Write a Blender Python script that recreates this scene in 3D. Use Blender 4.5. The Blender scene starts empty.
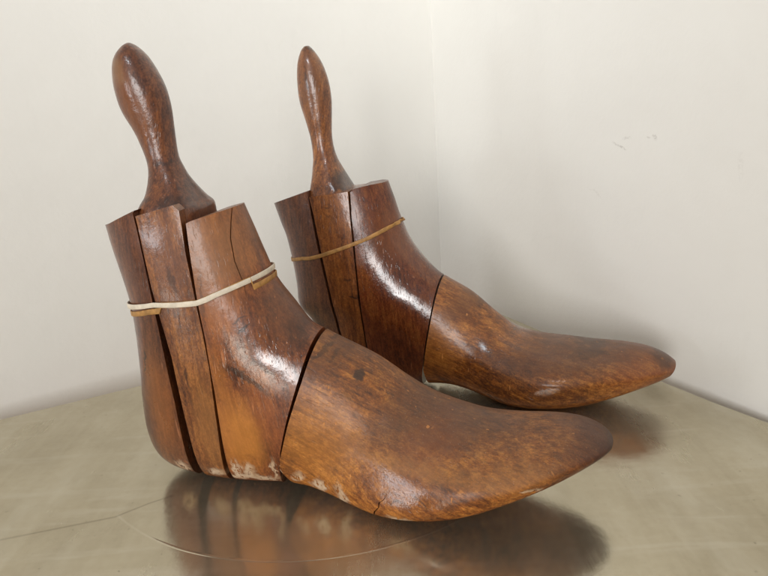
# Pair of antique wooden boot trees on a brass-clad table in the corner of a room.
D = {'circle': [-5.35, 44.39, 17.39],
 'far': {'body': [[-12.776, 18.233, -2.91, 19.513, 2.565, 2.375, 0.0, 2.4, 2.3], [-12.177, 16.117, -2.244, 17.416, 2.565, 2.375, 0.0, 2.4, 2.3],
                  [-11.721, 14.506, -1.833, 16.118, 2.66, 2.47, 0.0, 2.4, 2.3], [-11.345, 13.313, -1.495, 14.886, 2.755, 2.565, 0.0, 2.4, 2.3],
                  [-11.009, 11.053, -0.765, 12.973, 2.85, 2.66, 0.0, 2.4, 2.3], [-10.897, 8.995, 0.255, 11.461, 2.85, 2.755, 0.0, 2.4, 2.3], [-10.849, 7.168, 1.46, 10.112, 2.85, 2.85, 0.0, 2.4, 2.3],
                  [-9.302, 5.964, 2.266, 9.531, 2.755, 2.945, 0.0, 2.483, 2.267], [-9.507, 3.672, 3.255, 9.051, 2.66, 3.04, 0.0, 2.567, 2.233],
                  [-9.263, 1.927, 4.037, 8.628, 2.565, 3.135, 0.0, 2.65, 2.2], [-8.368, 0.518, 4.676, 8.136, 2.565, 3.23, 0.0, 2.733, 2.167],
                  [-6.734, 0.043, 5.344, 7.49, 2.565, 3.325, 0.0, 2.817, 2.133], [-4.114, 0.03, 5.967, 6.903, 2.565, 3.42, 0.0, 2.9, 2.1], [-1.959, 0.03, 6.591, 6.395, 2.612, 3.515, 0.0, 2.9, 2.1],
                  [0.123, 0.945, 7.342, 5.707, 2.66, 3.705, 0.0, 2.9, 2.1], [2.064, 1.02, 8.374, 5.156, 2.85, 3.895, 0.129, 2.9, 2.1], [3.571, 0.923, 9.645, 4.899, 3.23, 3.99, 0.25, 2.9, 2.1],
                  [4.67, 0.695, 10.823, 4.827, 3.705, 3.99, 0.354, 2.9, 2.1], [5.822, 0.399, 11.979, 4.781, 4.18, 4.085, 0.433, 2.9, 2.1], [6.851, 0.126, 12.966, 4.728, 4.37, 4.085, 0.483, 2.9, 2.1],
                  [8.172, 0.03, 14.011, 4.635, 4.465, 3.99, 0.5, 2.9, 2.1], [9.542, 0.03, 14.962, 4.621, 4.275, 3.8, 0.483, 2.9, 2.1], [10.744, 0.03, 15.742, 4.682, 3.99, 3.515, 0.433, 2.9, 2.1],
                  [12.534, 0.16, 16.678, 4.556, 3.61, 3.23, 0.354, 2.9, 2.1], [14.518, 0.841, 17.441, 4.465, 3.135, 2.85, 0.25, 2.9, 2.1],
                  [16.413, 1.521, 18.342, 4.164, 2.565, 2.375, 0.129, 2.9, 2.1], [17.989, 1.977, 19.063, 3.791, 1.805, 1.71, 0.0, 2.9, 2.1],
                  [18.9, 2.333, 19.498, 3.408, 1.045, 1.045, 0.0, 2.9, 2.1]],
         'handle': [[-8.581, 16.085, -5.61, 15.814, 2.15, 6.0], [-8.4, 16.724, -5.465, 16.655, 2.2, 6.0], [-8.438, 17.315, -5.527, 17.108, 2.0, 4.5], [-8.377, 18.0, -5.756, 17.725, 1.8, 3.4],
                    [-8.388, 18.882, -6.112, 18.706, 1.3, 2.6], [-8.354, 19.719, -6.497, 19.724, 0.95, 2.2], [-8.436, 21.085, -6.691, 21.081, 0.8, 2.0], [-8.724, 22.531, -6.567, 22.625, 0.9, 2.0],
                    [-9.089, 24.082, -6.451, 24.058, 1.0, 2.0], [-9.088, 25.657, -6.579, 25.481, 1.05, 2.0], [-8.901, 26.892, -6.982, 26.766, 0.95, 2.0], [-8.571, 27.7, -7.494, 27.643, 0.6, 2.0],
                    [-8.298, 28.004, -7.827, 28.008, 0.35, 2.0], [-8.188, 28.057, -7.901, 28.066, 0.2, 2.0]],
         'lines': {'A': [[-8.191, 17.432], [-8.001, 15.281], [-7.689, 12.871], [-7.271, 9.804], [-6.83, 6.636], [-5.845, 0.132]],
                   'B': [[-7.981, 17.456], [-7.782, 15.317], [-7.47, 12.92], [-7.051, 9.869], [-6.611, 6.719], [-5.581, 0.254]],
                   'C': [[-4.851, 17.302], [-4.786, 15.282], [-4.688, 13.372], [-4.494, 8.402], [-4.221, 4.304], [-3.897, -0.077]],
                   'D': [[-4.688, 17.298], [-4.654, 15.28], [-4.538, 13.372], [-4.365, 8.406], [-4.089, 4.312], [-3.718, -0.062]],
                   'E': [[2.073, 11.157], [1.677, 9.217], [1.285, 7.218], [0.827, 4.724], [0.453, 2.144], [0.288, 0.501]],
                   'F': [[2.229, 11.159], [1.82, 9.221], [1.398, 7.223], [0.934, 4.73], [0.589, 2.689], [0.831, 1.272]],
                   'topF': [[-4.676, 17.067], [-4.36, 17.305], [-3.183, 17.506], [-1.888, 17.593]],
                   'topR': [[-11.362, 16.325], [-8.169, 17.259]],
                   'topS': [[-8.09, 16.792], [-4.869, 17.11]]},
         'lip': 6,
         'loc': [3.031, 47.3],
         'tan': [[-10.725, 11.37], [-9.974, 11.592], [-9.236, 11.768], [-8.518, 11.834], [-7.526, 12.077], [-5.221, 12.829], [-3.417, 13.475], [-1.903, 14.181], [-0.672, 14.754], [0.139, 15.243]],
         'yaw': 18},
 'near': {'body': [[-10.416, 19.786, -1.997, 20.131, 2.7, 2.5, 0.0, 2.4, 2.3], [-10.145, 17.603, -1.331, 18.034, 2.7, 2.5, 0.0, 2.4, 2.3], [-9.96, 16.122, -0.883, 16.627, 2.8, 2.6, 0.0, 2.4, 2.3],
                   [-9.642, 14.275, -0.433, 15.167, 2.9, 2.7, 0.0, 2.4, 2.3], [-9.428, 12.601, 0.147, 13.54, 3.0, 2.8, 0.0, 2.4, 2.3], [-9.512, 10.43, 1.17, 12.025, 3.0, 2.9, 0.0, 2.4, 2.3],
                   [-9.777, 7.867, 2.158, 10.634, 3.0, 3.0, 0.0, 2.4, 2.3], [-10.119, 5.631, 3.207, 10.07, 2.9, 3.1, 0.0, 2.483, 2.267], [-10.313, 3.318, 4.155, 9.627, 2.8, 3.2, 0.0, 2.567, 2.233],
                   [-10.06, 1.555, 4.97, 9.246, 2.7, 3.3, 0.0, 2.65, 2.2], [-9.11, 0.712, 5.713, 8.858, 2.7, 3.4, 0.0, 2.733, 2.167], [-7.477, 0.202, 6.448, 8.468, 2.7, 3.5, 0.0, 2.817, 2.133],
                   [-4.851, 0.03, 7.159, 7.87, 2.7, 3.6, 0.0, 2.9, 2.1], [-2.653, 0.03, 7.985, 7.17, 2.75, 3.7, 0.0, 2.9, 2.1], [-0.794, 0.39, 8.756, 6.594, 2.8, 3.9, 0.0, 2.9, 2.1],
                   [1.096, 0.548, 9.761, 6.033, 3.0, 4.1, 0.285, 2.9, 2.1], [2.781, 0.415, 10.952, 5.642, 3.4, 4.2, 0.55, 2.9, 2.1], [4.264, 0.067, 12.004, 5.466, 3.9, 4.2, 0.778, 2.9, 2.1],
                   [5.605, 0.03, 13.07, 5.099, 4.4, 4.3, 0.953, 2.9, 2.1], [7.201, 0.03, 13.957, 5.064, 4.6, 4.3, 1.063, 2.9, 2.1], [9.165, 0.277, 15.064, 4.954, 4.7, 4.2, 1.1, 2.9, 2.1],
                   [10.979, 0.596, 16.092, 4.952, 4.5, 4.0, 1.063, 2.9, 2.1], [12.719, 1.307, 17.046, 4.981, 4.2, 3.7, 0.953, 2.9, 2.1], [14.2, 1.714, 17.882, 4.894, 3.8, 3.4, 0.778, 2.9, 2.1],
                   [15.716, 2.089, 18.51, 4.827, 3.3, 3.0, 0.55, 2.9, 2.1], [17.147, 2.674, 19.337, 4.495, 2.7, 2.5, 0.285, 2.9, 2.1], [18.413, 2.927, 19.862, 4.131, 1.9, 1.8, 0.0, 2.9, 2.1],
                   [19.293, 3.136, 20.008, 3.921, 1.1, 1.1, 0.0, 2.9, 2.1]],
          'handle': [[-7.501, 17.86, -3.602, 16.928, 2.15, 5.0], [-7.379, 18.394, -3.715, 17.654, 2.1, 4.5], [-7.152, 18.801, -3.703, 18.347, 2.0, 4.0], [-6.941, 19.225, -4.051, 18.802, 1.75, 3.4],
                     [-6.874, 20.071, -4.653, 19.945, 1.2, 2.6], [-6.859, 20.833, -4.876, 20.64, 1.0, 2.2], [-7.033, 21.611, -5.045, 21.36, 0.9, 2.0], [-7.419, 22.823, -5.014, 22.764, 0.95, 2.0],
                     [-7.999, 24.027, -4.987, 24.184, 1.1, 2.0], [-8.162, 25.315, -5.186, 25.307, 1.2, 2.0], [-8.028, 26.391, -5.597, 26.259, 1.15, 2.0], [-7.727, 27.02, -6.049, 27.034, 0.95, 2.0],
                     [-7.256, 27.469, -6.54, 27.525, 0.55, 2.0], [-6.99, 27.629, -6.81, 27.677, 0.2, 2.0]],
          'lines': {'A': [[-6.889, 18.408], [-6.668, 15.501], [-6.51, 12.328], [-6.437, 9.922], [-6.322, 6.522], [-6.371, 1.583]],
                    'B': [[-6.76, 18.383], [-6.445, 14.028], [-6.238, 12.402], [-5.878, 9.558], [-5.785, 5.602], [-5.626, 1.321]],
                    'C': [[-4.12, 18.438], [-3.952, 15.962], [-3.714, 13.381], [-3.542, 11.391], [-3.441, 9.074], [-3.605, 4.362], [-3.828, 1.226]],
                    'D': [[-3.814, 17.75], [-3.702, 15.958], [-3.586, 13.382], [-3.4, 10.694], [-3.338, 7.482], [-3.441, 1.256]],
                    'E': [[3.286, 12.012], [2.698, 10.473], [1.954, 8.232], [1.085, 5.675], [0.439, 3.564], [-0.001, 1.087]],
                    'F': [[3.494, 12.014], [2.971, 10.478], [2.158, 8.109], [1.197, 5.545], [0.487, 3.426], [0.096, 2.402], [0.575, 1.424]],
                    'crack': [[-1.561, 18.423], [-1.571, 16.58], [-1.397, 15.277], [-1.021, 14.006], [-0.876, 13.271]],
                    'topF': [[-3.762, 17.692], [-3.496, 17.799], [-2.915, 17.953], [-1.514, 18.288], [-0.797, 18.316]],
                    'topR': [[-9.038, 17.714], [-6.749, 18.559]],
                    'topS': [[-6.745, 18.229], [-4.37, 18.755], [-4.058, 18.436]]},
          'lip': -1.7,
          'loc': [-6.751, 35.3],
          'tan': [[-10.752, 11.474], [-9.169, 11.927], [-6.956, 12.469], [-6.068, 12.616], [-5.966, 12.967], [-4.948, 13.018], [-3.577, 13.121], [-2.428, 13.555], [-1.069, 14.023], [-0.581, 14.168],
                  [-0.623, 13.655], [-0.175, 13.79], [0.197, 13.94], [0.481, 14.13], [0.746, 14.263], [1.099, 14.425]],
          'white': [[-10.611, 12.11], [-9.12, 12.487], [-6.391, 12.991], [-4.948, 13.018], [-3.577, 13.121], [-2.97, 13.324], [-2.428, 13.555], [-1.069, 14.023], [0.091, 14.406], [0.493, 14.469],
                    [0.914, 14.489]],
          'yaw': 13},
 'scratch': [[-14.97, 33.69], [-13.45, 32.31], [-12.26, 31.41], [-11.19, 30.84]],
 'seam2': [[-26.24, 30.18], [-24.03, 30.47], [-20.78, 31.2], [-17.7, 31.9], [-15.93, 33.08], [-14.7, 33.66]],
 'spots': {'f1': [13.284, 4.598],
           'f2': [5.29, 8.043],
           'f3': [18.665, 4.322],
           'f4': [-4.878, 8.778],
           'f5': [9.373, 2.523],
           'n1': [4.621, 8.642],
           'n10': [6.093, -0.14],
           'n11': [3.989, 1.111],
           'n12': [2.628, 1.572],
           'n13': [1.181, 1.961],
           'n14': [-2.632, 2.331],
           'n15': [-1.88, 2.384],
           'n16': [-6.39, 2.286],
           'n17': [12.538, 6.033],
           'n18': [10.835, 4.985],
           'n2': [3.943, 10.237],
           'n3': [3.273, 10.652],
           'n4': [-1.524, 8.441],
           'n5': [-1.292, 12.117],
           'n6': [16.833, 5.03],
           'n7': [18.886, 5.462],
           'n8': [-1.479, 4.255],
           'n9': [7.078, 0.661]},
 'wl': [[-33.4, 46.28], [-23.26, 51.18]],
 'wr': [[13.29, 63.01], [24.28, 41.0]]}
CORNER = (7.8, 77.5)
CAMR, CAMU, CAMF = ((0.99756, -0.02039, -0.06671), (0.06976, 0.29166, 0.95398), (0.0, 0.9563, -0.29237))
CAMH = 23.4
import bpy, bmesh, math, random
from mathutils import Vector, Matrix
from mathutils.bvhtree import BVHTree
S = 0.01                      # the numbers above are centimetres
random.seed(4)
sc = bpy.context.scene
C = sc.collection
rad = math.radians

# ------------------------------------------------------------------ helpers
def link(name, me, mat=None, parent=None):
    o = bpy.data.objects.new(name, me); C.objects.link(o)
    if mat: me.materials.append(mat)
    if parent: o.parent = parent
    return o
def tag(o, **k):
    for a, b in k.items(): o[a] = b
def catmull(rows, sub):
    out = []; n = len(rows)
    for i in range(n - 1):
        p0 = rows[max(i-1, 0)]; p1 = rows[i]; p2 = rows[i+1]; p3 = rows[min(i+2, n-1)]
        for k in range(sub):
            t = k / sub
            out.append([0.5*((2*b)+(-a+c)*t+(2*a-5*b+4*c-d)*t*t+(-a+3*b-3*c+d)*t**3) for a, b, c, d in zip(p0, p1, p2, p3)])
    out.append(list(rows[-1])); return out
def smooth_rows(rows, it=2, keep=1):
    rows = [list(r) for r in rows]
    for _ in range(it):
        new = [list(r) for r in rows]
        for i in range(keep, len(rows)-1):
            new[i] = [0.25*a+0.5*b+0.25*c for a, b, c in zip(rows[i-1], rows[i], rows[i+1])]
        rows = new
    return rows
def ring(r, N):
    # r: Px Pz Qx Qz wP wQ c nb nt  -> points in local cm ; +y here is AWAY from the camera
    px, pz, qx, qz, wp, wq, c, nb, nt = r; pts = []
    for i in range(N):
        a = 2*math.pi*i/N; co = math.cos(a); si = math.sin(a)
        n = nt + (nb-nt)*0.5*(1-math.tanh(co*4))
        t = math.copysign(abs(co)**(2/n), co); s = math.copysign(abs(si)**(2/n), si); k = (t+1)/2
        w = wp+(wq-wp)*k
        pts.append(Vector((px+(qx-px)*k, -(c+s*w), pz+(qz-pz)*k))*S)
    return pts
def loft(rows, N, close_tip=True):
    bm = bmesh.new(); rs = []
    for r in rows: rs.append([bm.verts.new(p) for p in ring(r, N)])
    for a, b in zip(rs, rs[1:]):
        for i in range(N):
            j = (i+1) % N; bm.faces.new((a[i], a[j], b[j], b[i]))
    bm.faces.new(list(reversed(rs[0])))
    c = bm.verts.new(sum((v.co for v in rs[-1]), Vector())/N)
    for i in range(N):
        bm.faces.new((rs[-1][i], rs[-1][(i+1) % N], c))
    bmesh.ops.recalc_face_normals(bm, faces=bm.faces)
    me = bpy.data.meshes.new('m'); bm.to_mesh(me); bm.free(); return me
def prism(poly, y0, y1):
    bm = bmesh.new()
    a = [bm.verts.new((x*S, y0*S, z*S)) for x, z in poly]; b = [bm.verts.new((x*S, y1*S, z*S)) for x, z in poly]
    bm.faces.new(a); bm.faces.new(list(reversed(b))); n = len(poly)
    for i in range(n): bm.faces.new((a[i], b[i], b[(i+1) % n], a[(i+1) % n]))
    bmesh.ops.recalc_face_normals(bm, faces=bm.faces)
    me = bpy.data.meshes.new('p'); bm.to_mesh(me); bm.free(); return me
def boolean(me, cutters):
    o = bpy.data.objects.new('tmp', me); C.objects.link(o); tmp = [o]
    for cm, op in cutters:
        c = bpy.data.objects.new('tmpc', cm); C.objects.link(c); tmp.append(c)
        m = o.modifiers.new('b', 'BOOLEAN'); m.object = c; m.operation = op; m.solver = 'EXACT'
    dg = bpy.context.evaluated_depsgraph_get(); dg.update()
    out = bpy.data.meshes.new_from_object(o.evaluated_get(dg))
    for t in tmp: bpy.data.objects.remove(t)
    return out
def finish(me, bev=0.05, seg=2, lim=38):
    """break the sawn edges slightly and shade smooth except over them"""
    o = bpy.data.objects.new('tmp', me); C.objects.link(o)
    m = o.modifiers.new('bv', 'BEVEL'); m.width = bev*S; m.segments = seg; m.limit_method = 'ANGLE'; m.angle_limit = rad(lim); m.harden_normals = False
    m.use_clamp_overlap = True
    dg = bpy.context.evaluated_depsgraph_get(); dg.update()
    out = bpy.data.meshes.new_from_object(o.evaluated_get(dg)); bpy.data.objects.remove(o)
    out.materials.clear()
    bm = bmesh.new(); bm.from_mesh(out)
    for f in bm.faces: f.smooth = True
    for e in bm.edges:
        if len(e.link_faces) == 2 and e.calc_face_angle(0) > rad(30): e.smooth = False
    bm.to_mesh(out); bm.free(); return out

# ------------------------------------------------------------------ node helpers
class NT:
    def __init__(s, name):
        s.m = bpy.data.materials.new(name); s.m.use_nodes = True; s.t = s.m.node_tree; s.n = s.t.nodes; s.n.clear()
        s.out = s.n.new('ShaderNodeOutputMaterial'); s.b = s.n.new('ShaderNodeBsdfPrincipled'); s.l(s.b.outputs[0], s.out.inputs[0])
        s.co = s.n.new('ShaderNodeTexCoord').outputs['Object']
    def l(s, a, b): s.t.links.new(a, b)
    def put(s, v, sock):
        if isinstance(v, (int, float)): sock.default_value = v
        elif isinstance(v, tuple): sock.default_value = v if len(v) != 3 or sock.type != 'RGBA' else (*v, 1)
        else: s.l(v, sock)
    def math(s, op, a, b=0.0, clamp=False):
        n = s.n.new('ShaderNodeMath'); n.operation = op; n.use_clamp = clamp; s.put(a, n.inputs[0]); s.put(b, n.inputs[1]); return n.outputs[0]
    def mapping(s, sc_=(1, 1, 1), rot=(0, 0, 0), loc=(0, 0, 0), src=None):
        n = s.n.new('ShaderNodeMapping'); n.inputs['Scale'].default_value = sc_; n.inputs['Rotation'].default_value = rot; n.inputs['Location'].default_value = loc
        s.l(src or s.co, n.inputs[0]); return n.outputs[0]
    def noise(s, vec, scale, detail=4, rough=.55, dist=0.0):
        n = s.n.new('ShaderNodeTexNoise'); s.l(vec, n.inputs['Vector']); n.inputs['Scale'].default_value = scale; n.inputs['Detail'].default_value = detail
        n.inputs['Roughness'].default_value = rough; n.inputs['Distortion'].default_value = dist; return n.outputs['Fac']
    def wave(s, vec, scale, dist, detail=3, dscale=1.0, rings=False):
        n = s.n.new('ShaderNodeTexWave'); n.wave_type = 'RINGS' if rings else 'BANDS'; s.l(vec, n.inputs['Vector']); n.inputs['Scale'].default_value = scale
        n.inputs['Distortion'].default_value = dist; n.inputs['Detail'].default_value = detail; n.inputs['Detail Scale'].default_value = dscale; return n.outputs['Fac']
    def ramp(s, v, *stops):
        n = s.n.new('ShaderNodeValToRGB'); e = n.color_ramp.elements
        while len(e) < len(stops): e.new(0.5)
        for q, (p, c) in zip(e, stops):
            q.position = p; q.color = (c, c, c, 1) if isinstance(c, (int, float)) else (*c, 1)
        s.l(v, n.inputs[0]); return n.outputs[0]
    def rng(s, v, a, b, c=0.0, d=1.0):
        n = s.n.new('ShaderNodeMapRange'); n.interpolation_type = 'SMOOTHSTEP'; s.put(v, n.inputs[0])
        for i, q in enumerate((a, b, c, d)): n.inputs[i+1].default_value = q
        return n.outputs[0]
    def mix(s, f, a, b, mode='MIX'):
        n = s.n.new('ShaderNodeMix'); n.data_type = 'RGBA'; n.blend_type = mode; s.put(f, n.inputs[0]); s.put(a, n.inputs[6]); s.put(b, n.inputs[7]); return n.outputs[2]
    def xyz(s, v=None):
        n = s.n.new('ShaderNodeSeparateXYZ'); s.l(v or s.co, n.inputs[0]); return n.outputs
    def bump(s, h, strength, dist, prev=None):
        n = s.n.new('ShaderNodeBump'); n.inputs['Strength'].default_value = strength; n.inputs['Distance'].default_value = dist; s.l(h, n.inputs['Height'])
        if prev: s.l(prev, n.inputs['Normal'])
        return n.outputs[0]
    def blob(s, x, z, rx, rz, rot=0.0, jag=.35, seed=0, y=None, ry=1.0, soft=.35):
        """mask of one stain / chip whose centre is (x,z) cm on the side of the piece"""
        w = s.jit
        v = s.n.new('ShaderNodeVectorMath'); v.operation = 'SUBTRACT'; s.l(w, v.inputs[0]); v.inputs[1].default_value = (x*S, (y or 0)*S, z*S)
        m = s.n.new('ShaderNodeMapping'); m.vector_type = 'POINT'
        r = s.n.new('ShaderNodeVectorRotate'); r.rotation_type = 'Y_AXIS'; r.inputs['Angle'].default_value = rot; s.l(v.outputs[0], r.inputs['Vector'])
        m.inputs['Scale'].default_value = (1/(rx*S), 0 if y is None else 1/(ry*S), 1/(rz*S)); s.l(r.outputs[0], m.inputs[0])
        d = s.n.new('ShaderNodeVectorMath'); d.operation = 'LENGTH'; s.l(m.outputs[0], d.inputs[0])
        return s.rng(d.outputs['Value'], 1-soft, 1+soft, 1, 0)
    def jitter(s, scale, amt):
        n = s.n.new('ShaderNodeTexNoise'); s.l(s.co, n.inputs['Vector']); n.inputs['Scale'].default_value = scale; n.inputs['Detail'].default_value = 5
        a = s.n.new('ShaderNodeVectorMath'); a.operation = 'SUBTRACT'; s.l(n.outputs['Color'], a.inputs[0]); a.inputs[1].default_value = (.5, .5, .5)
        b = s.n.new('ShaderNodeVectorMath'); b.operation = 'SCALE'; s.l(a.outputs[0], b.inputs[0]); b.inputs['Scale'].default_value = amt
        c = s.n.new('ShaderNodeVectorMath'); c.operation = 'ADD'; s.l(s.co, c.inputs[0]); s.l(b.outputs[0], c.inputs[1]); s.jit = c.outputs[0]

def wood(name, grain, tones, seed, figure=.5, dust=0.0, rough=(.22, .5), coat=.6, darks=(), chips=(), fields=(), bumpy=.22, gloss=(), iso=.0):
    """oiled old beech: grain = rotation (rad) of the fibre direction in the side plane; tones = dark, mid, light"""
    t = NT(name); dk, md, lt = tones; t.jitter(150, .010)
    rot = t.mapping((1, 1, 1), (0, grain, 0), (seed*.37, seed*.11, seed*.23))
    # broad figure: stretched along the fibre
    big = t.noise(t.mapping((1, 1, .5+.4*iso), src=rot), 34, 5, .62, .8)
    med = t.noise(t.mapping((1, 1, .28+.5*iso), src=rot), 120, 6, .7, .6)
    fib = t.noise(t.mapping((1, 1, .035), src=rot), 620, 3, .7)
    flk = t.noise(t.mapping((1, 1, .3), src=rot), 420, 4, .75)
    rings = t.wave(t.mapping((1, .55, .14), src=rot), 55, 11, 4, 2.2)
    v = t.math('ADD', t.math('MULTIPLY', big, .5), t.math('MULTIPLY', med, .5))
    v = t.math('ADD', v, t.math('MULTIPLY', t.math("SUBTRACT", rings, .5), .07*figure*2))
    v = t.math('ADD', v, t.math('MULTIPLY', t.math('SUBTRACT', fib, .5), .42))
    v = t.math('ADD', v, t.math('MULTIPLY', t.math('SUBTRACT', flk, .5), .34))
    fine = t.noise(t.mapping((1, 1, .6), src=rot), 520, 6, .82)
    v = t.math('ADD', v, t.math('MULTIPLY', t.math('SUBTRACT', fine, .5), .42))
    col = t.ramp(v, (.33, dk), (.50, md), (.68, lt))
    k1 = t.rng(t.noise(t.mapping((1, 1, .55), src=rot), 1150, 2, .6), .3, .7, .74, 1.26); k2 = t.rng(t.noise(t.mapping((1, 1, .7), src=rot), 380, 5, .75), .32, .68, .85, 1.15)
    kk = t.math('MULTIPLY', k1, k2); cb = t.n.new('ShaderNodeCombineColor')
    for i_ in range(3): t.l(kk, cb.inputs[i_])
    col = t.mix(1.0, col, cb.outputs[0], 'MULTIPLY')
    # thin ochre veins wandering through the figure
    vn = t.noise(t.mapping((1, 1, .5), src=rot), 55, 5, .6, 1.5); vm = t.rng(t.math('ABSOLUTE', t.math('SUBTRACT', vn, .5)), 0, .018, 1, 0)
    col = t.mix(t.math('MULTIPLY', vm, .30), col, lt); vn2 = t.noise(t.mapping((1, 1, .3), src=rot, loc=(7, 3, 1)), 80, 5, .6, 1.5)
    col = t.mix(t.math('MULTIPLY', t.rng(t.math('ABSOLUTE', t.math('SUBTRACT', vn2, .5)), 0, .012, 1, 0), .35), col, dk)
    # pores: short dark dashes along the fibre
    pore = t.noise(t.mapping((1, 1, .09), src=rot), 900, 2, .5)
    pm = t.rng(pore, .62, .72)
    col = t.mix(t.math('MULTIPLY', pm, .45), col, tuple(c*.35 for c in dk))
    # large handled / worn fields
    for (x, z, rx, rz, r, c, amt) in fields:
        m = t.blob(x, z, rx, rz, r, soft=.6)
        col = t.mix(t.math('MULTIPLY', m, amt), col, t.mix(.68, col, c, 'MIX'))
    gr = t.noise(t.mapping(loc=(seed, 2, 3)), 60, 7, .72)
    gm = t.rng(gr, .56, .74)
    col = t.mix(t.math('MULTIPLY', gm, .5), col, tuple(c*.5 for c in dk))
    # fine scratches, lighter than the varnish
    scr = None
    for k, (rx, ry) in enumerate(((.5, .2), (-.9, .6), (1.7, -.3))):
        w = t.noise(t.mapping((1, 1, .02), (rx, rx*1.7, ry), (k, seed, 0)), 380, 1, .4)
        w = t.rng(w, .715, .75)
        br = t.rng(t.noise(t.mapping(loc=(k*3, seed, 1)), 70, 2), .55, .68)
        w = t.math('MULTIPLY', w, br); scr = w if scr is None else t.math('MAXIMUM', scr, w)
    col = t.mix(t.math('MULTIPLY', scr, .5), col, tuple(min(1, c*1.9+.03) for c in lt))
    for (x, z, rx, rz, r, amt) in darks:
        col = t.mix(t.math('MULTIPLY', t.blob(x, z, rx, rz, r), amt), col, (.018, .010, .008))
    chipmask = None
    for (x, z, rx, rz, r, *yy) in chips:
        m = t.math('MULTIPLY', t.blob(x, z, rx, rz, r, soft=.5, y=(yy[0] if yy else None), ry=1.0), t.rng(t.noise(t.mapping((1, 1, .35), loc=(seed, 0, 7)), 330, 4, .7), .40, .46)); chipmask = m if chipmask is None else t.math('MAXIMUM', chipmask, m)
    if chipmask: col = t.mix(t.math('MULTIPLY', chipmask, .85), col, t.mix(t.rng(med, .3, .7), (.50, .31, .17), (.70, .54, .38)))
    # dust lying on the upward surfaces
    geo = t.n.new('ShaderNodeNewGeometry'); nz = t.xyz(geo.outputs['Normal'])[2]
    dn = t.noise(t.mapping(loc=(seed, 0, 5)), 150, 6, .75)
    sp = t.rng(t.noise(t.mapping(loc=(seed, 9, 5)), 1300, 2, .6), .66, .72)
    dm = t.math('MULTIPLY', t.rng(nz, -.05, .85), dust)
    dm2 = t.math('MULTIPLY', dm, t.rng(dn, .25, .75, .45, 1.0))
    col = t.mix(dm2, col, (.20, .125, .08))
    col = t.mix(t.math('MULTIPLY', sp, t.math('MULTIPLY', dm, .9)), col, (.42, .34, .27))
    t.l(col, t.b.inputs['Base Color'])
    r = t.rng(t.noise(t.mapping(loc=(1, seed, 5)), 45, 5, .65), .3, .7, rough[0], rough[1])
    r = t.math('ADD', r, t.math('MULTIPLY', dm2, .35)); r = t.math('ADD', r, t.math('MULTIPLY', scr, .15), True)
    if chipmask: r = t.math('MAXIMUM', r, t.math('MULTIPLY', chipmask, .75))
    for (x, z, rx, rz, r_) in gloss:      # patches where the varnish is still whole
        g = t.blob(x, z, rx, rz, r_, soft=.6); r = t.math('SUBTRACT', r, t.math('MULTIPLY', g, .3)); r = t.math('MAXIMUM', r, .16)
        coat = t.math('ADD', t.math('MULTIPLY', g, .6), coat)
    cw = t.math('MULTIPLY', t.math('SUBTRACT', 1.0, t.math('MULTIPLY', dm2, 1.2), True), coat)
    if chipmask: cw = t.math('MULTIPLY', cw, t.math('SUBTRACT', 1.0, chipmask, True))
    t.l(r, t.b.inputs['Roughness']); t.l(cw, t.b.inputs['Coat Weight']); t.b.inputs['Coat Roughness'].default_value = .13
    t.b.inputs['Specular IOR Level'].default_value = .32
    h1 = t.noise(t.mapping(loc=(seed, 3, 0)), 75, 5, .6)
    nrm = t.bump(h1, bumpy, .0011)
    craze = t.math('MULTIPLY', t.noise(t.mapping((1, 1, .7), src=rot), 460, 5, .75), t.rng(t.noise(t.mapping(loc=(seed, 1, 1)), 90, 3), .35, .6, .25, 1.0))
    nrm = t.bump(craze, bumpy*.8, .00024, nrm)
    nrm = t.bump(t.math('SUBTRACT', 1.0, t.math('MAXIMUM', scr, t.math('MULTIPLY', pm, .5))), .5, .0002, nrm)
    if chipmask: nrm = t.bump(t.math('SUBTRACT', 1.0, chipmask), .6, .0006, nrm)
    t.l(nrm, t.b.inputs['Normal']); t.l(nrm, t.b.inputs['Coat Normal'])
    return t.m

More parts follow.
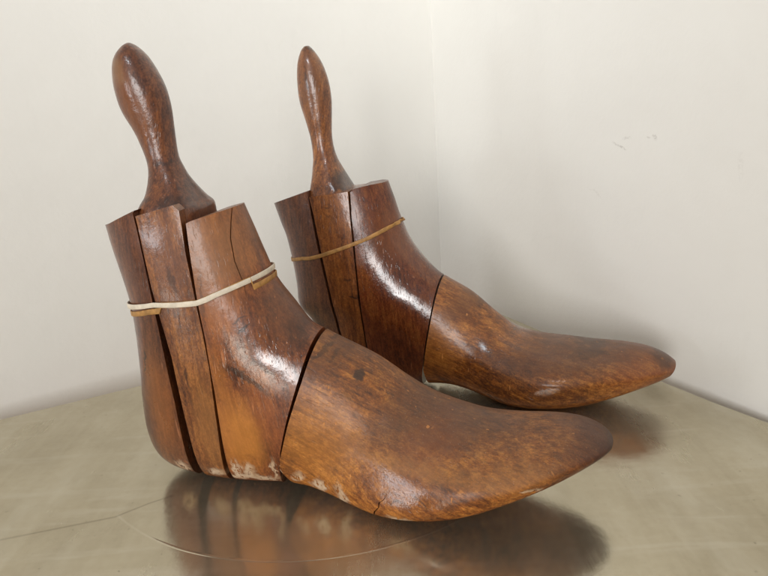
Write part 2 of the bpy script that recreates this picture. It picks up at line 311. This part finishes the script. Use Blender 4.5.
# ------------------------------------------------------------------ wood finishes
AMB = ((.075, .021, .007), (.255, .078, .0145), (.50, .19, .036))      # honey toe blocks
RED = ((0.0768, 0.0218, 0.0088), (0.192, 0.0538, 0.0154), (0.3328, 0.1088, 0.0264))      # shin blocks
DKR = ((0.0546, 0.0182, 0.0099), (0.1235, 0.039, 0.0154), (0.2145, 0.0715, 0.022))     # back blocks and handles
MID = ((0.072, 0.0228, 0.0099), (0.18, 0.0576, 0.0165), (0.324, 0.12, 0.0308))
sp_ = D['spots']
def s2(k, rx, rz, r=0, a=None):
    x, z = sp_[k]; return (x, z, rx, rz, r) if a is None else (x, z, rx, rz, r, a)
GREYBR = (.088, .038, .021)
W_toe_n = wood('toe wood near', rad(62), AMB, 1.3, .5, dust=.42, rough=(.42, .58), coat=.12, bumpy=.42, iso=.55, gloss=((8.6, 2.7, 1.9, 1.3, -.1),),
    darks=((5.42, 8.2, .26, .36, .5, .9), (3.2, 9.55, .7, .16, .6, .6), (4.0, 9.3, .35, .12, .3, .5), (1.9, 10.0, .3, .5, 0, .4), (20.9, 3.8, 1.3, 2.0, 0, .6), (7.4, 2.6, .5, .07, .8, .35), (8.0, 2.1, .5, .08, .4, .5), (9.3, 2.4, .6, .07, -.5, .4)),
    chips=((4.35, 1.25, .42, .75, .35), (2.8, 1.5, .55, .42, .6), (1.3, 1.85, .5, .3, .5), (7.9, .95, .75, .22, 0), (.15, 2.6, .10, .7, 0), (15.2, 3.2, .5, .14, -.35)),
    fields=((20.4, 4.0, 3.4, 2.8, 0, (.060, .014, .009), 1.0), (20.8, 3.9, 2.4, 2.2, 0, (.040, .012, .009), .9), (12.4, 5.7, 6.0, .85, .10, GREYBR, .85), (8.6, 6.5, 2.2, .9, .3, GREYBR, .75), (4.2, 9.8, 3.2, .8, .62, (.13, .048, .02), .8),
            (9.6, 4.7, 1.7, .9, .2, (.24, .065, .02), .6), (3.0, 4.5, 2.6, 2.6, 0, (.52, .21, .04), .55), (9.0, 3.9, 3.6, .4, -.05, (.48, .21, .05), .5), (14.6, 3.8, 2.2, .6, .1, (.44, .19, .05), .5), (8.6, 2.6, 1.8, 1.0, 0, (.30, .10, .035), .5)))
W_shin_n = wood('shin wood near', rad(8), RED, 2.1, .6, dust=.2, rough=(.36, .55), coat=.28, iso=.2, gloss=((-.9, 9.3, 1.9, 1.9, 0), (1.2, 9.0, .9, 1.6, .5)),
    darks=((-1.1, 8.3, 1.6, .22, -.6, .65), (-.2, 9.2, .9, .2, -.7, .5), (-1.1, 11.35, .42, .12, .6, .75), (-1.3, 11.9, .4, .08, .4, .6), (1.6, 10.6, .5, .9, .3, .4), (-3.3, 13.2, .1, 1.6, 0, .4)),
    chips=((-2.85, 1.65, .30, .85, 0), (-2.0, 1.85, .40, .75, 0), (-2.2, 1.25, 2.2, .3, 0), (-.2, 2.1, .16, .9, 0)),
    fields=((-1.9, 4.4, 1.3, 2.3, 0, (.56, .21, .032), .9), (-3.0, 6.0, .7, 4.0, 0, (.46, .165, .03), .65), (-2.5, 15.8, 1.9, 2.6, 0, (.34, .16, .070), .85), (-2.4, 12.6, 1.2, 1.3, 0, (.38, .13, .035), .7), (1.0, 12.2, 1.4, 1.9, 0, (.13, .060, .034), .8), (-.2, 6.0, .8, 2.5, .2, (.30, .085, .02), .6)))
W_slab_n = wood('wedge wood near', rad(2), MID, 3.4, .6, dust=.25, rough=(.3, .5), coat=.5,
    darks=((-5.0, 8.3, .10, .9, .1, .5), (-5.0, 14.5, .2, .8, .2, .5)),
    chips=((-4.4, 1.3, .6, .35, 0),), fields=((-4.2, 5.0, .8, 3.0, 0, (.34, .14, .035), .7), (-5.2, 15.4, .9, 2.2, 0, (.20, .072, .03), .7)))
W_heel_n = wood('heel wood near', rad(-6), DKR, 4.7, .6, dust=.2, rough=(.26, .45), coat=.6,
    darks=((-8.2, 9.0, .10, 1.0, -.25, .8),),
    chips=((-7.1, 1.4, .55, .5, 0, -2.3),), fields=((-7.6, 6.2, 1.1, 3.4, 0, (.30, .095, .020), .75), (-9.4, 6.0, .8, 5.5, 0, (.075, .022, .015), .85), (-7.6, 14.5, 1.4, 3.0, 0, (.085, .028, .018), .5)))
W_hand_n = wood('handle wood near', rad(-14), DKR, 5.2, .5, dust=.12, rough=(.3, .45), coat=.6, bumpy=.5,
    darks=((-5.6, 21.0, .5, .12, 0, .5), (-4.9, 18.6, .8, .5, 0, .6), (-6.6, 18.9, .5, .12, .2, .5)),
    fields=((-6.9, 24.8, .8, 2.4, .2, (.22, .072, .02), .8), (-7.3, 26.2, .5, .8, 0, (.24, .13, .06), .8)))
W_toe_f = wood('toe wood far', rad(68), AMB, 6.6, .5, dust=.35, rough=(.30, .46), coat=.35, iso=.5, gloss=((6.0, 4.4, 2.6, .9, .45),),
    darks=(s2('f1', 1.4, .25, .1, .5), s2('f2', .8, .4, .6, .35), s2('f3', .8, 1.0, 0, .6)),
    fields=((12.5, 4.6, 6.5, .9, .1, (.11, .045, .024), 1.1), (4.4, 8.4, 3.5, .9, .65, (.13, .05, .022), .9), (17.6, 3.4, 2.2, 1.6, 0, (.20, .055, .018), .8), (1.6, 5.0, 1.4, 2.6, 0, (.44, .165, .032), .4)))
W_shin_f = wood('shin wood far', rad(5), ((.050, .011, .005), (.125, .030, .009), (.20, .062, .016)), 7.5, .5, dust=.15, rough=(.30, .46), coat=.4, gloss=((-1.8, 10.2, 2.4, 3.2, -.3), (.2, 7.2, 1.6, 2.0, .5)),
    fields=((-1.6, 13.6, 1.8, 2.0, 0, (.20, .066, .022), .7),))
W_slab_f = wood('wedge wood far', rad(2), ((.072, .022, .008), (.185, .056, .013), (.28, .10, .024)), 8.8, .5, dust=.15, rough=(.28, .42), coat=.6,
    darks=(s2('f4', .45, .12, 0, .8), (-5.3, 10.2, .3, .12, 0, .6), (-6.6, 15.8, .3, .08, 0, .5), (-6.6, 15.3, .25, .07, 0, .5)))
W_heel_f = wood('heel wood far', rad(-4), DKR, 9.9, .5, dust=.15, rough=(.3, .45), coat=.5)
W_hand_f = wood('handle wood far', rad(-10), MID, 10.4, .5, dust=.12, rough=(.3, .42), coat=.6, bumpy=.5,
    darks=((-7.9, 25.6, .12, 1.0, .1, .5), (-5.9, 17.8, .5, .8, .5, .7), (-7.7, 27.9, .6, .3, 0, .6)),
    fields=((-7.6, 25.4, .9, 2.6, 0, (.19, .085, .042), .8),))

def plain(name, col, rough, scale=300, var=.25):
    t = NT(name); n = t.noise(t.co, scale, 4, .6)
    c = t.mix(t.rng(n, .3, .7), tuple(v*(1-var) for v in col), col); t.l(c, t.b.inputs['Base Color'])
    t.b.inputs['Roughness'].default_value = rough; t.l(t.bump(n, .4, .0002), t.b.inputs['Normal']); return t.m
M_white = plain('aged white rubber', (.80, .69, .54), .6, 180, .22)
M_tan = plain('perished tan rubber', (.50, .25, .07), .55, 240, .4)

# ------------------------------------------------------------------ boot trees
def poly_between(left, right, topl):
    """closed side outline: down the left line, up the right line, over the top line (right to left)"""
    return left + list(reversed(right)) + list(reversed(topl))
def extend(l, t0=0.0, t1=3.0):
    a, b = Vector(l[-2]), Vector(l[-1]); d = (b-a).normalized()
    out = list(map(tuple, l))
    if t0: a0, b0 = Vector(l[1]), Vector(l[0]); out = [tuple(b0+(b0-a0).normalized()*t0)]+out
    if t1: out = out+[tuple(b+d*t1)]
    return out
def clip_top(line, top):  # start a cut line at the height of the top edge line
    return [p for p in line if p[1] < top - .02]
def build_tree(key, label, mats, group):
    d = D[key]; L = d['lines']
    root = bpy.data.objects.new('boot_tree', None); C.objects.link(root)
    root.location = (d['loc'][0]*S, d['loc'][1]*S, 0); root.rotation_euler = (0, 0, -rad(d['yaw']))
    root.empty_display_size = .03
    tag(root, label=label, category='boot tree', group=group)
    rows = d['body']; head = rows[:7]; tail = smooth_rows(rows[6:], 1)
    body = loft(catmull(head[:-1]+tail, 5), 72)
    bmt = bmesh.new(); bmt.from_mesh(body); bvh = BVHTree.FromBMesh(bmt); bmt.free()
    A, B, Cc, Dd, E, F = (L[k] for k in 'ABCDEF')
    def piece(name, poly, mat, extra=(), bev=.07):
        me = boolean(body.copy(), [(prism(poly, -9, 9), 'INTERSECT')]+list(extra))
        me = finish(me, bev); o = link(name, me, mat, root)
        wn = o.modifiers.new('weighted', 'WEIGHTED_NORMAL'); wn.keep_sharp = True; wn.weight = 60; return o
    tR = L['topR']; a = [tR[-1]]+clip_top(extend(A), tR[-1][1])
    heel = piece('heel_block', [(-16, -3), (-16, tR[0][1]-1.5), tuple(tR[0])]+[tuple(p) for p in a], mats[0])
    tS = L['topS']; b = clip_top(extend(B), tS[0][1]); c = clip_top(extend(Cc), tS[-1][1])
    slab_poly = [tuple(p) for p in tS]+c+list(reversed(b))
    zt = min(p[1] for p in d['lines']['topS'])
    ex = [(prism([(-12, zt-1.1), (2, zt-1.1), (2, 30), (-12, 30)], d['lip'], 9), 'DIFFERENCE')]
    slab = piece('wedge', slab_poly, mats[1], ex, bev=.06)
    tF = L['topF']; dl = clip_top(extend(Dd), tF[0][1]); e = extend(E, 2.0, 2.0)
    shin_poly = [tuple(p) for p in tF]+[(tF[-1][0]+1.2, tF[-1][1]+.3), (6.5, 16.5)]+e+list(reversed(dl))
    extra = []
    if 'crack' in L:
        cr = L['crack']; wd = (.015, .028, .022, .014, .004)
        pl = [(x-w, z) for (x, z), w in zip(cr, wd)]+[(x+w, z) for (x, z), w in reversed(list(zip(cr, wd)))]
        extra = [(prism(pl, -4, -.8), 'DIFFERENCE')]
    shin = piece('shin_block', shin_poly, mats[2], extra)
    f = extend(F, 2.0, 1.2)
    split = []
    if 'crack' in L:
        q = ((6.40, .6), (6.52, 1.05), (6.82, 1.45), (6.86, 1.75), (7.15, 2.0), (7.36, 2.38)); wd = (.03, .045, .03, .035, .02, .004)
        split = [(prism([(x-w, z) for (x, z), w in zip(q, wd)]+[(x+w, z) for (x, z), w in reversed(list(zip(q, wd)))], -7, -4.0), 'DIFFERENCE')]
    toe = piece('toe_block', f+[(f[-1][0]+1, -3), (26, -3), (26, 14), (f[0][0]+2, 14)], mats[3], split, bev=.10)
    # carved handle growing out of the wedge
    hr = []
    for px, pz, qx, qz, w, n in d['handle']: hr.append([px, pz, qx, qz, w, w, 0, n, n])
    hm = loft(smooth_rows(catmull(hr, 6), 2), 48)
    for p in hm.polygons: p.use_smooth = True
    hm = finish(hm, .05, 2, 50)
    link('handle', hm, mats[4], slab)
    return root, bvh
def band(name, root, bvh, path, width, off, mat, label, kind, twist=0.0, upright=False, thick=.04):
    """a flat rubber loop stretched round the leg, spanning the saw gaps"""
    xs = [p[0] for p in path]
    def gz(x):
        if x <= xs[0]: return path[0][1]
        for (x0, z0), (x1, z1) in zip(path, path[1:]):
            if x <= x1:
                return z0+(z1-z0)*(x-x0)/(x1-x0)
        return path[-1][1]
    def hit(cx, ang):
        z = gz(cx); dirv = Vector((math.cos(ang), math.sin(ang), 0)); p = None
        for _ in range(8):
            o = Vector((cx*S, 0, z*S))+dirv*.12
            h = bvh.ray_cast(o, -dirv)
            if h[0] is None: return p
            p = h[0]; z = .5*z+.5*gz(p.x/S)
        return p
    cx = -4.5; pts = []
    n = 220
    for i in range(n):
        p = hit(cx, 2*math.pi*i/n)
        if p: pts.append((p.x, p.y))
    # convex hull (the rubber is taut)
    pts = sorted(set(pts)); cr = lambda o, a, b: (a[0]-o[0])*(b[1]-o[1])-(a[1]-o[1])*(b[0]-o[0])
    lo = []; up = []
    for p in pts:
        while len(lo) > 1 and cr(lo[-2], lo[-1], p) <= 0: lo.pop()
        lo.append(p)
    for p in reversed(pts):
        while len(up) > 1 and cr(up[-2], up[-1], p) <= 0: up.pop()
        up.append(p)
    hull = lo[:-1]+up[:-1]
    # resample evenly
    per = []; tot = 0; m = len(hull)
    for i in range(m):
        a, b = Vector(hull[i]), Vector(hull[(i+1) % m]); per.append((tot, a, b)); tot += (b-a).length
    N = 260; ring_ = []
    for i in range(N):
        s_ = tot*i/N
        for (t0, a, b) in reversed(per):
            if s_ >= t0: ring_.append(a+(b-a)*((s_-t0)/max((b-a).length, 1e-9))); break
    bm = bmesh.new(); secs = []
    for i in range(N):
        p = ring_[i]; q = ring_[(i+1) % N]; o = ring_[i-1]; tg = (q-o).normalized(); nr = Vector((tg.y, -tg.x))
        x = p.x/S; z = gz(x)*S; z2 = gz(q.x/S)*S; z0 = gz(o.x/S)*S
        T = Vector((q.x-o.x, q.y-o.y, z2-z0)).normalized(); Nn = Vector((nr.x, nr.y, 0)); U = Nn.cross(T).normalized()
        if U.z < 0: U = -U
        if upright: U = Vector((0, 0, 1))
        wob = 1+.05*math.sin(i*.11+off*40)+.02*math.sin(i*.53)
        tw = 0
        if twist: tw = twist*math.exp(-((x-xs[-2])/1.0)**2)*math.sin(i*.45)
        U2 = (U*math.cos(tw)+Nn*math.sin(tw)); N2 = (Nn*math.cos(tw)-U*math.sin(tw))
        hw = width*.5*S*wob; th = thick*S; c = Vector((p.x, p.y, z))+Nn*((off+abs(math.sin(tw))*width*.45)*S)
        prof = ((-1, -.6), (-.8, -1), (.8, -1), (1, -.6), (1, .6), (.8, 1), (-.8, 1), (-1, .6))
        secs.append([bm.verts.new(c+U2*(hw*a)+N2*(th*b)) for a, b in prof])
    for i in range(N):
        a, b = secs[i], secs[(i+1) % N]
        for k in range(8): bm.faces.new((a[k], a[(k+1) % 8], b[(k+1) % 8], b[k]))
    bmesh.ops.recalc_face_normals(bm, faces=bm.faces)
    for f in bm.faces: f.smooth = True
    me = bpy.data.meshes.new(name); bm.to_mesh(me); bm.free()
    o = link(name, me, mat); o.matrix_world = Matrix.Translation(root.location) @ Matrix.Rotation(root.rotation_euler.z, 4, 'Z')
    tag(o, label=label, category='rubber band', group='rubber bands holding the blocks together')
    return o

GR = 'pair of wooden boot trees'
t1, b1 = build_tree('near', 'front wooden boot tree with a broad paddle handle, dusty honey toe and two rubber bands', (W_heel_n, W_slab_n, W_shin_n, W_toe_n, W_hand_n), GR)
t2, b2 = build_tree('far', 'rear glossier reddish boot tree with a slim handle, partly behind the other one', (W_heel_f, W_slab_f, W_shin_f, W_toe_f, W_hand_f), GR)
band('rubber_band', t1, b1, D['near']['white'], .31, .15, M_white, 'off-white flat rubber band stretched round the front boot tree', 0)
band('rubber_band', t1, b1, D['near']['tan'], .34, .05, M_tan, 'tan rubber band on the front boot tree, mostly hidden under the white one', 0, upright=True)
band('rubber_band', t2, b2, D['far']['tan'], .30, .06, M_tan, 'thin tan rubber band stretched round the rear boot tree', 0, twist=1.2)

# ------------------------------------------------------------------ table
def table():
    t = NT('tarnished brass sheet')
    x, y, z = t.xyz()
    t.jitter(40, .01)
    st = t.mapping((1, .12, 1), (0, 0, rad(-26)))      # rubbed streaks
    a = t.noise(st, 45, 6, .65, .6); b = t.noise(t.co, 14, 6, .65); c = t.noise(t.co, 160, 5, .7); str2 = t.noise(t.mapping((.12, 1, 1), (0, 0, rad(18))), 70, 5, .6, .4)
    v = t.math('ADD', t.math('MULTIPLY', a, .3), t.math('ADD', t.math('MULTIPLY', b, .5), t.math('MULTIPLY', c, .2)))
    col = t.ramp(v, (.34, TBL[0]), (.52, TBL[1]), (.68, TBL[2]))
    col = t.mix(t.math('MULTIPLY', t.rng(str2, .52, .7), .4), col, TBL[3])
    # dark tarnish flecks
    fl = t.rng(t.noise(t.mapping(loc=(3, 3, 0)), 260, 2, .5), .70, .78); col = t.mix(t.math('MULTIPLY', fl, .5), col, (.16, .13, .08))
    # soldered circular seam and the curved sheet joint
    cx, cy, R = (q*S for q in D['circle'])
    dd = t.n.new('ShaderNodeVectorMath'); dd.operation = 'DISTANCE'; t.l(t.co, dd.inputs[0]); dd.inputs[1].default_value = (cx, cy, 0)
    e = t.math('ABSOLUTE', t.math('SUBTRACT', dd.outputs['Value'], R))
    seam = t.rng(e, .0002, .0011, 1, 0)
    wobb = t.rng(t.noise(t.co, 60, 3), .35, .6); 
    segs = None
    sl = D['seam2']
    def seg(p, q, w0, w1):
        ax, ay = p[0]*S, p[1]*S; bx, by = q[0]*S, q[1]*S; dx, dy = bx-ax, by-ay; ll = dx*dx+dy*dy
        u = t.math('DIVIDE', t.math('ADD', t.math('MULTIPLY', t.math('SUBTRACT', x, ax), dx), t.math('MULTIPLY', t.math('SUBTRACT', y, ay), dy)), ll, True)
        ex = t.math('SUBTRACT', x, t.math('ADD', t.math('MULTIPLY', u, dx), ax)); ey = t.math('SUBTRACT', y, t.math('ADD', t.math('MULTIPLY', u, dy), ay))
        d_ = t.math('SQRT', t.math('ADD', t.math('MULTIPLY', ex, ex), t.math('MULTIPLY', ey, ey)))
        return t.rng(d_, w0, w1, 1, 0)
    dark = None
    for p, q in zip(sl, sl[1:]):
        m = seg(p, q, .0002, .0014); dark = m if dark is None else t.math('MAXIMUM', dark, m)
    lite = None
    for p, q in zip(D['scratch'], D['scratch'][1:]):
        m = seg(p, q, .0001, .0004); lite = m if lite is None else t.math('MAXIMUM', lite, m)
    seam = t.math('MULTIPLY', seam, t.rng(y, .316, .324, 1, 0))
    lit = t.math('MAXIMUM', t.math('MULTIPLY', lite, .5), t.math('MULTIPLY', seam, t.rng(wobb, 0, 1, .5, .9)))
    col = t.mix(t.math('MULTIPLY', dark, .35), col, (.16, .13, .08)); col = t.mix(t.math('MULTIPLY', lit, .4), col, (.75, .68, .55))
    # scuffs
    sc1 = None
    for k in range(3):
        w = t.rng(t.noise(t.mapping((1, .015, 1), (0, 0, rad(25+52*k)), (k, 0, 0)), 150, 1, .4), .70, .735)
        w = t.math('MULTIPLY', w, t.rng(t.noise(t.mapping(loc=(k*4, 1, 0)), 22, 2), .55, .7)); sc1 = w if sc1 is None else t.math('MAXIMUM', sc1, w)
    col = t.mix(t.math('MULTIPLY', sc1, .0), col, (.40, .36, .27)); col = t.mix(t.math('MULTIPLY', t.rng(t.noise(t.mapping((1, .4, 1), (0, 0, rad(30)), (1, 5, 0)), 17, 5, .6), .45, .72), .4), col, (.74, .70, .58))
    t.l(col, t.b.inputs['Base Color']); t.b.inputs['Metallic'].default_value = TMET
    r = t.rng(t.noise(t.mapping((1, .3, 1), (0, 0, rad(-26)), (5, 5, 5)), 30, 6, .6), .3, .7, TR[0], TR[1]); r = t.math('ADD', r, t.math('MULTIPLY', t.rng(c, .45, .75), .03))
    sm = t.rng(t.noise(t.mapping((1, .5, 1), (0, 0, rad(40)), (2, 8, 0)), 24, 3, .5), .45, .72)      # hand smudges
    hs = t.noise(t.mapping((1, .03, 1), (0, 0, rad(-26))), 900, 3, .7)
    r = t.math('ADD', r, t.math('MULTIPLY', sm, .12)); r = t.math('ADD', r, t.math('MULTIPLY', t.math('SUBTRACT', hs, .5), .12)); r = t.math('ADD', r, t.math('MULTIPLY', sc1, .0))
    t.l(r, t.b.inputs['Roughness'])
    n = t.bump(t.noise(t.co, 9, 3, .5), .25, .006); n = t.bump(t.noise(t.co, 70, 4, .55), .12, .0010, n)
    n = t.bump(t.math('MAXIMUM', seam, t.math('SUBTRACT', 0.0, dark)), .25, .0004, n); n = t.bump(c, .05, .0003, n); n = t.bump(hs, .06, .0001, n)
    t.l(n, t.b.inputs['Normal'])
    P = [(-75, 26.2), (-33.4, 46.28), (-23.26, 51.18), (4.5, 64.6), (8.2, 66.1), (10.6, 66.2), (12.2, 65.0), (13.29, 63.0), (18.8, 52.0), (22.4, 44.9), (24.5, 41.0), (27.2, 36.6), (31.0, 28.5), (38, 10), (42, -35), (-75, -35)]
    top = []; n_ = len(P)
    bm = bmesh.new(); levels = ((.0, -.02), (.06, 0.0), (0, 0))
    outer = [Vector(p) for p in P]
    def inset(dst):
        out = []
        for i in range(n_):
            a, b, c_ = outer[i-1], outer[i], outer[(i+1) % n_]
            d1 = (b-a).normalized(); d2 = (c_-b).normalized(); n1 = Vector((-d1.y, d1.x)); n2 = Vector((-d2.y, d2.x)); nn = (n1+n2).normalized()
            k = dst/max(.3, nn.dot(n1)); out.append(b+nn*k*sgn)
        return out
    area = sum(outer[i-1].x*outer[i].y-outer[i].x*outer[i-1].y for i in range(n_)); sgn = 1 if area > 0 else -1
    prof = [(0, -2.2), (0, -.25), (.03, -.13), (.1, -.04), (.22, 0)]
    rings = [[bm.verts.new((p.x*S, p.y*S, z_*S)) for p in inset(d_)] for d_, z_ in prof]
    for a_, b_ in zip(rings, rings[1:]):
        for i in range(n_): bm.faces.new((a_[i], a_[(i+1) % n_], b_[(i+1) % n_], b_[i]))
    bm.faces.new(rings[-1]); bm.faces.new(list(reversed(rings[0])))
    bmesh.ops.recalc_face_normals(bm, faces=bm.faces)
    me = bpy.data.meshes.new('table'); bm.to_mesh(me); bm.free()
    o = link('metal_tabletop', me, t.m)
    tag(o, label='tarnished brass-clad tabletop with seams, pushed into the corner under both boot trees', category='table')
TBL = ((.44, .385, .27), (.55, .49, .355), (.64, .58, .44), (.66, .605, .48)); TMET = .80; TR = (.12, .20)
table()

# ------------------------------------------------------------------ walls
def wallmat(name, col, marks=()):
    t = NT(name); t.jitter(60, .012)
    a = t.noise(t.co, 5, 5, .6); b = t.noise(t.mapping((1, 1, .4)), 45, 5, .6)
    c = t.mix(t.rng(a, .3, .7), tuple(v*.965 for v in col), col); c = t.mix(t.math('MULTIPLY', t.rng(b, .58, .75), .35), c, tuple(v*.93 for v in col))
    for (x, z, rx, rz, r, k) in marks:
        m = t.blob(x, z, rx, rz, r, soft=.5); m = t.math('MULTIPLY', m, t.rng(t.noise(t.co, 420, 4, .7), .42, .6)); c = t.mix(t.math('MULTIPLY', m, k), c, (.22, .17, .13))
    t.l(c, t.b.inputs['Base Color']); t.b.inputs['Roughness'].default_value = .55; t.b.inputs['Specular IOR Level'].default_value = .3
    n = t.bump(t.noise(t.co, 22, 4, .55), .45, .002); n = t.bump(t.noise(t.co, 170, 3, .6), .3, .0006, n); n = t.bump(t.noise(t.mapping((.3, 1, 1)), 60, 3, .5), .1, .001, n)
    t.l(n, t.b.inputs['Normal']); return t.m
KX, KY = CORNER
aL = rad(33.0+180); aR = rad(-63.5)
def wall(name, ang, length, mat, side):
    bm = bmesh.new(); th = 6*S
    # local: x along the wall from the corner, y thickness behind, z up
    x0, x1 = (-.0, length*S)
    y0, y1 = (0, th*side); zs = (-60*S, 90*S)
    vs = [bm.verts.new((x, y, z)) for z in zs for (x, y) in ((x0, y0), (x1, y0), (x1, y1), (x0, y1))]
    for f in ((0, 1, 2, 3), (4, 5, 6, 7), (0, 1, 5, 4), (1, 2, 6, 5), (2, 3, 7, 6), (3, 0, 4, 7)): bm.faces.new([vs[i] for i in f])
    bmesh.ops.recalc_face_normals(bm, faces=bm.faces)
    me = bpy.data.meshes.new(name); bm.to_mesh(me); bm.free(); o = link(name, me, mat)
    o.location = (KX*S, KY*S, 0); o.rotation_euler = (0, 0, ang); o['kind'] = 'structure'; return o
WORLD = .39; EXPO = 0.06
LIGHTS = (('window_light', (-.62, -1.45, .40), (.02, .5, .12), .58, .68, 17, (.99, .99, .98)),
          ('side_window_light', (-1.37, -.77, .19), (.0, .30, .04), .26, .30, 3.4, (.86, .94, 1.0)),
          ('upper_wall_fill', (-.4, -1.2, 1.6), (.0, .68, .86), .3, .3, 3.2, (.86, .94, 1.0), 46))  # last one: added narrow-beam fill that brightens the upper walls, not a window
MARKS = ((28.9, 18.8, .7, .12, -.55, .38), (29.7, 19.25, .45, .1, -.2, .25), (32.3, 19.55, .22, .12, -.3, .5), (31.6, 19.45, .25, .08, 0, .2), (26.4, 14.4, .9, .10, -.4, .12), (39.6, 17.5, .2, .9, 0, .08))
WALL = (.82, .79, .735)
ml = wallmat('cream wall paint', WALL, ())
mr = wallmat('cream wall paint side', WALL, MARKS)
wall('back_wall', aL, 130, ml, -1)
wall('side_wall', aR, 150, mr, 1)

# ------------------------------------------------------------------ camera
cd = bpy.data.cameras.new('camera'); cam = bpy.data.objects.new('camera', cd); C.objects.link(cam)
R3 = Matrix((CAMR, CAMU, tuple(-v for v in CAMF))).transposed()
cam.matrix_world = Matrix.Translation((0, 0, CAMH*S)) @ R3.to_4x4()
cd.sensor_width = 36; cd.lens = 600/768*36; cd.clip_start = .01; cd.clip_end = 50
cd.dof.use_dof = False
sc.camera = cam

# ------------------------------------------------------------------ light
w = bpy.data.worlds.new('World'); sc.world = w; w.use_nodes = True
bg = w.node_tree.nodes['Background']; wt = w.node_tree
gc = wt.nodes.new('ShaderNodeTexCoord'); gs = wt.nodes.new('ShaderNodeSeparateXYZ'); wt.links.new(gc.outputs['Generated'], gs.inputs[0])
gr = wt.nodes.new('ShaderNodeValToRGB'); e = gr.color_ramp.elements; e[0].position = .35; e[0].color = (.78, .56, .37, 1); e[1].position = .75; e[1].color = (.98, .98, 1.0, 1)
gm = wt.nodes.new('ShaderNodeMapRange'); gm.inputs[1].default_value = -1; gm.inputs[2].default_value = 1; wt.links.new(gs.outputs[2], gm.inputs[0]); wt.links.new(gm.outputs[0], gr.inputs[0]); wt.links.new(gr.outputs[0], bg.inputs[0]); bg.inputs[1].default_value = WORLD
def area(name, loc, target, sx, sy, power, col, spread=180):
    ld = bpy.data.lights.new(name, 'AREA'); ld.shape = 'RECTANGLE'; ld.size = sx; ld.size_y = sy; ld.energy = power; ld.color = col; ld.spread = rad(spread)
    o = bpy.data.objects.new(name, ld); C.objects.link(o); o.location = loc
    o.rotation_euler = (Vector(target)-Vector(loc)).to_track_quat('-Z', 'Y').to_euler(); return o
for l in LIGHTS: area(*l)
sc.view_settings.view_transform = 'Standard'; sc.view_settings.look = 'None'; sc.view_settings.exposure = EXPO; sc.view_settings.gamma = 1
sc.render.engine = 'CYCLES'
sc.render.resolution_x = 1024; sc.render.resolution_y = 768
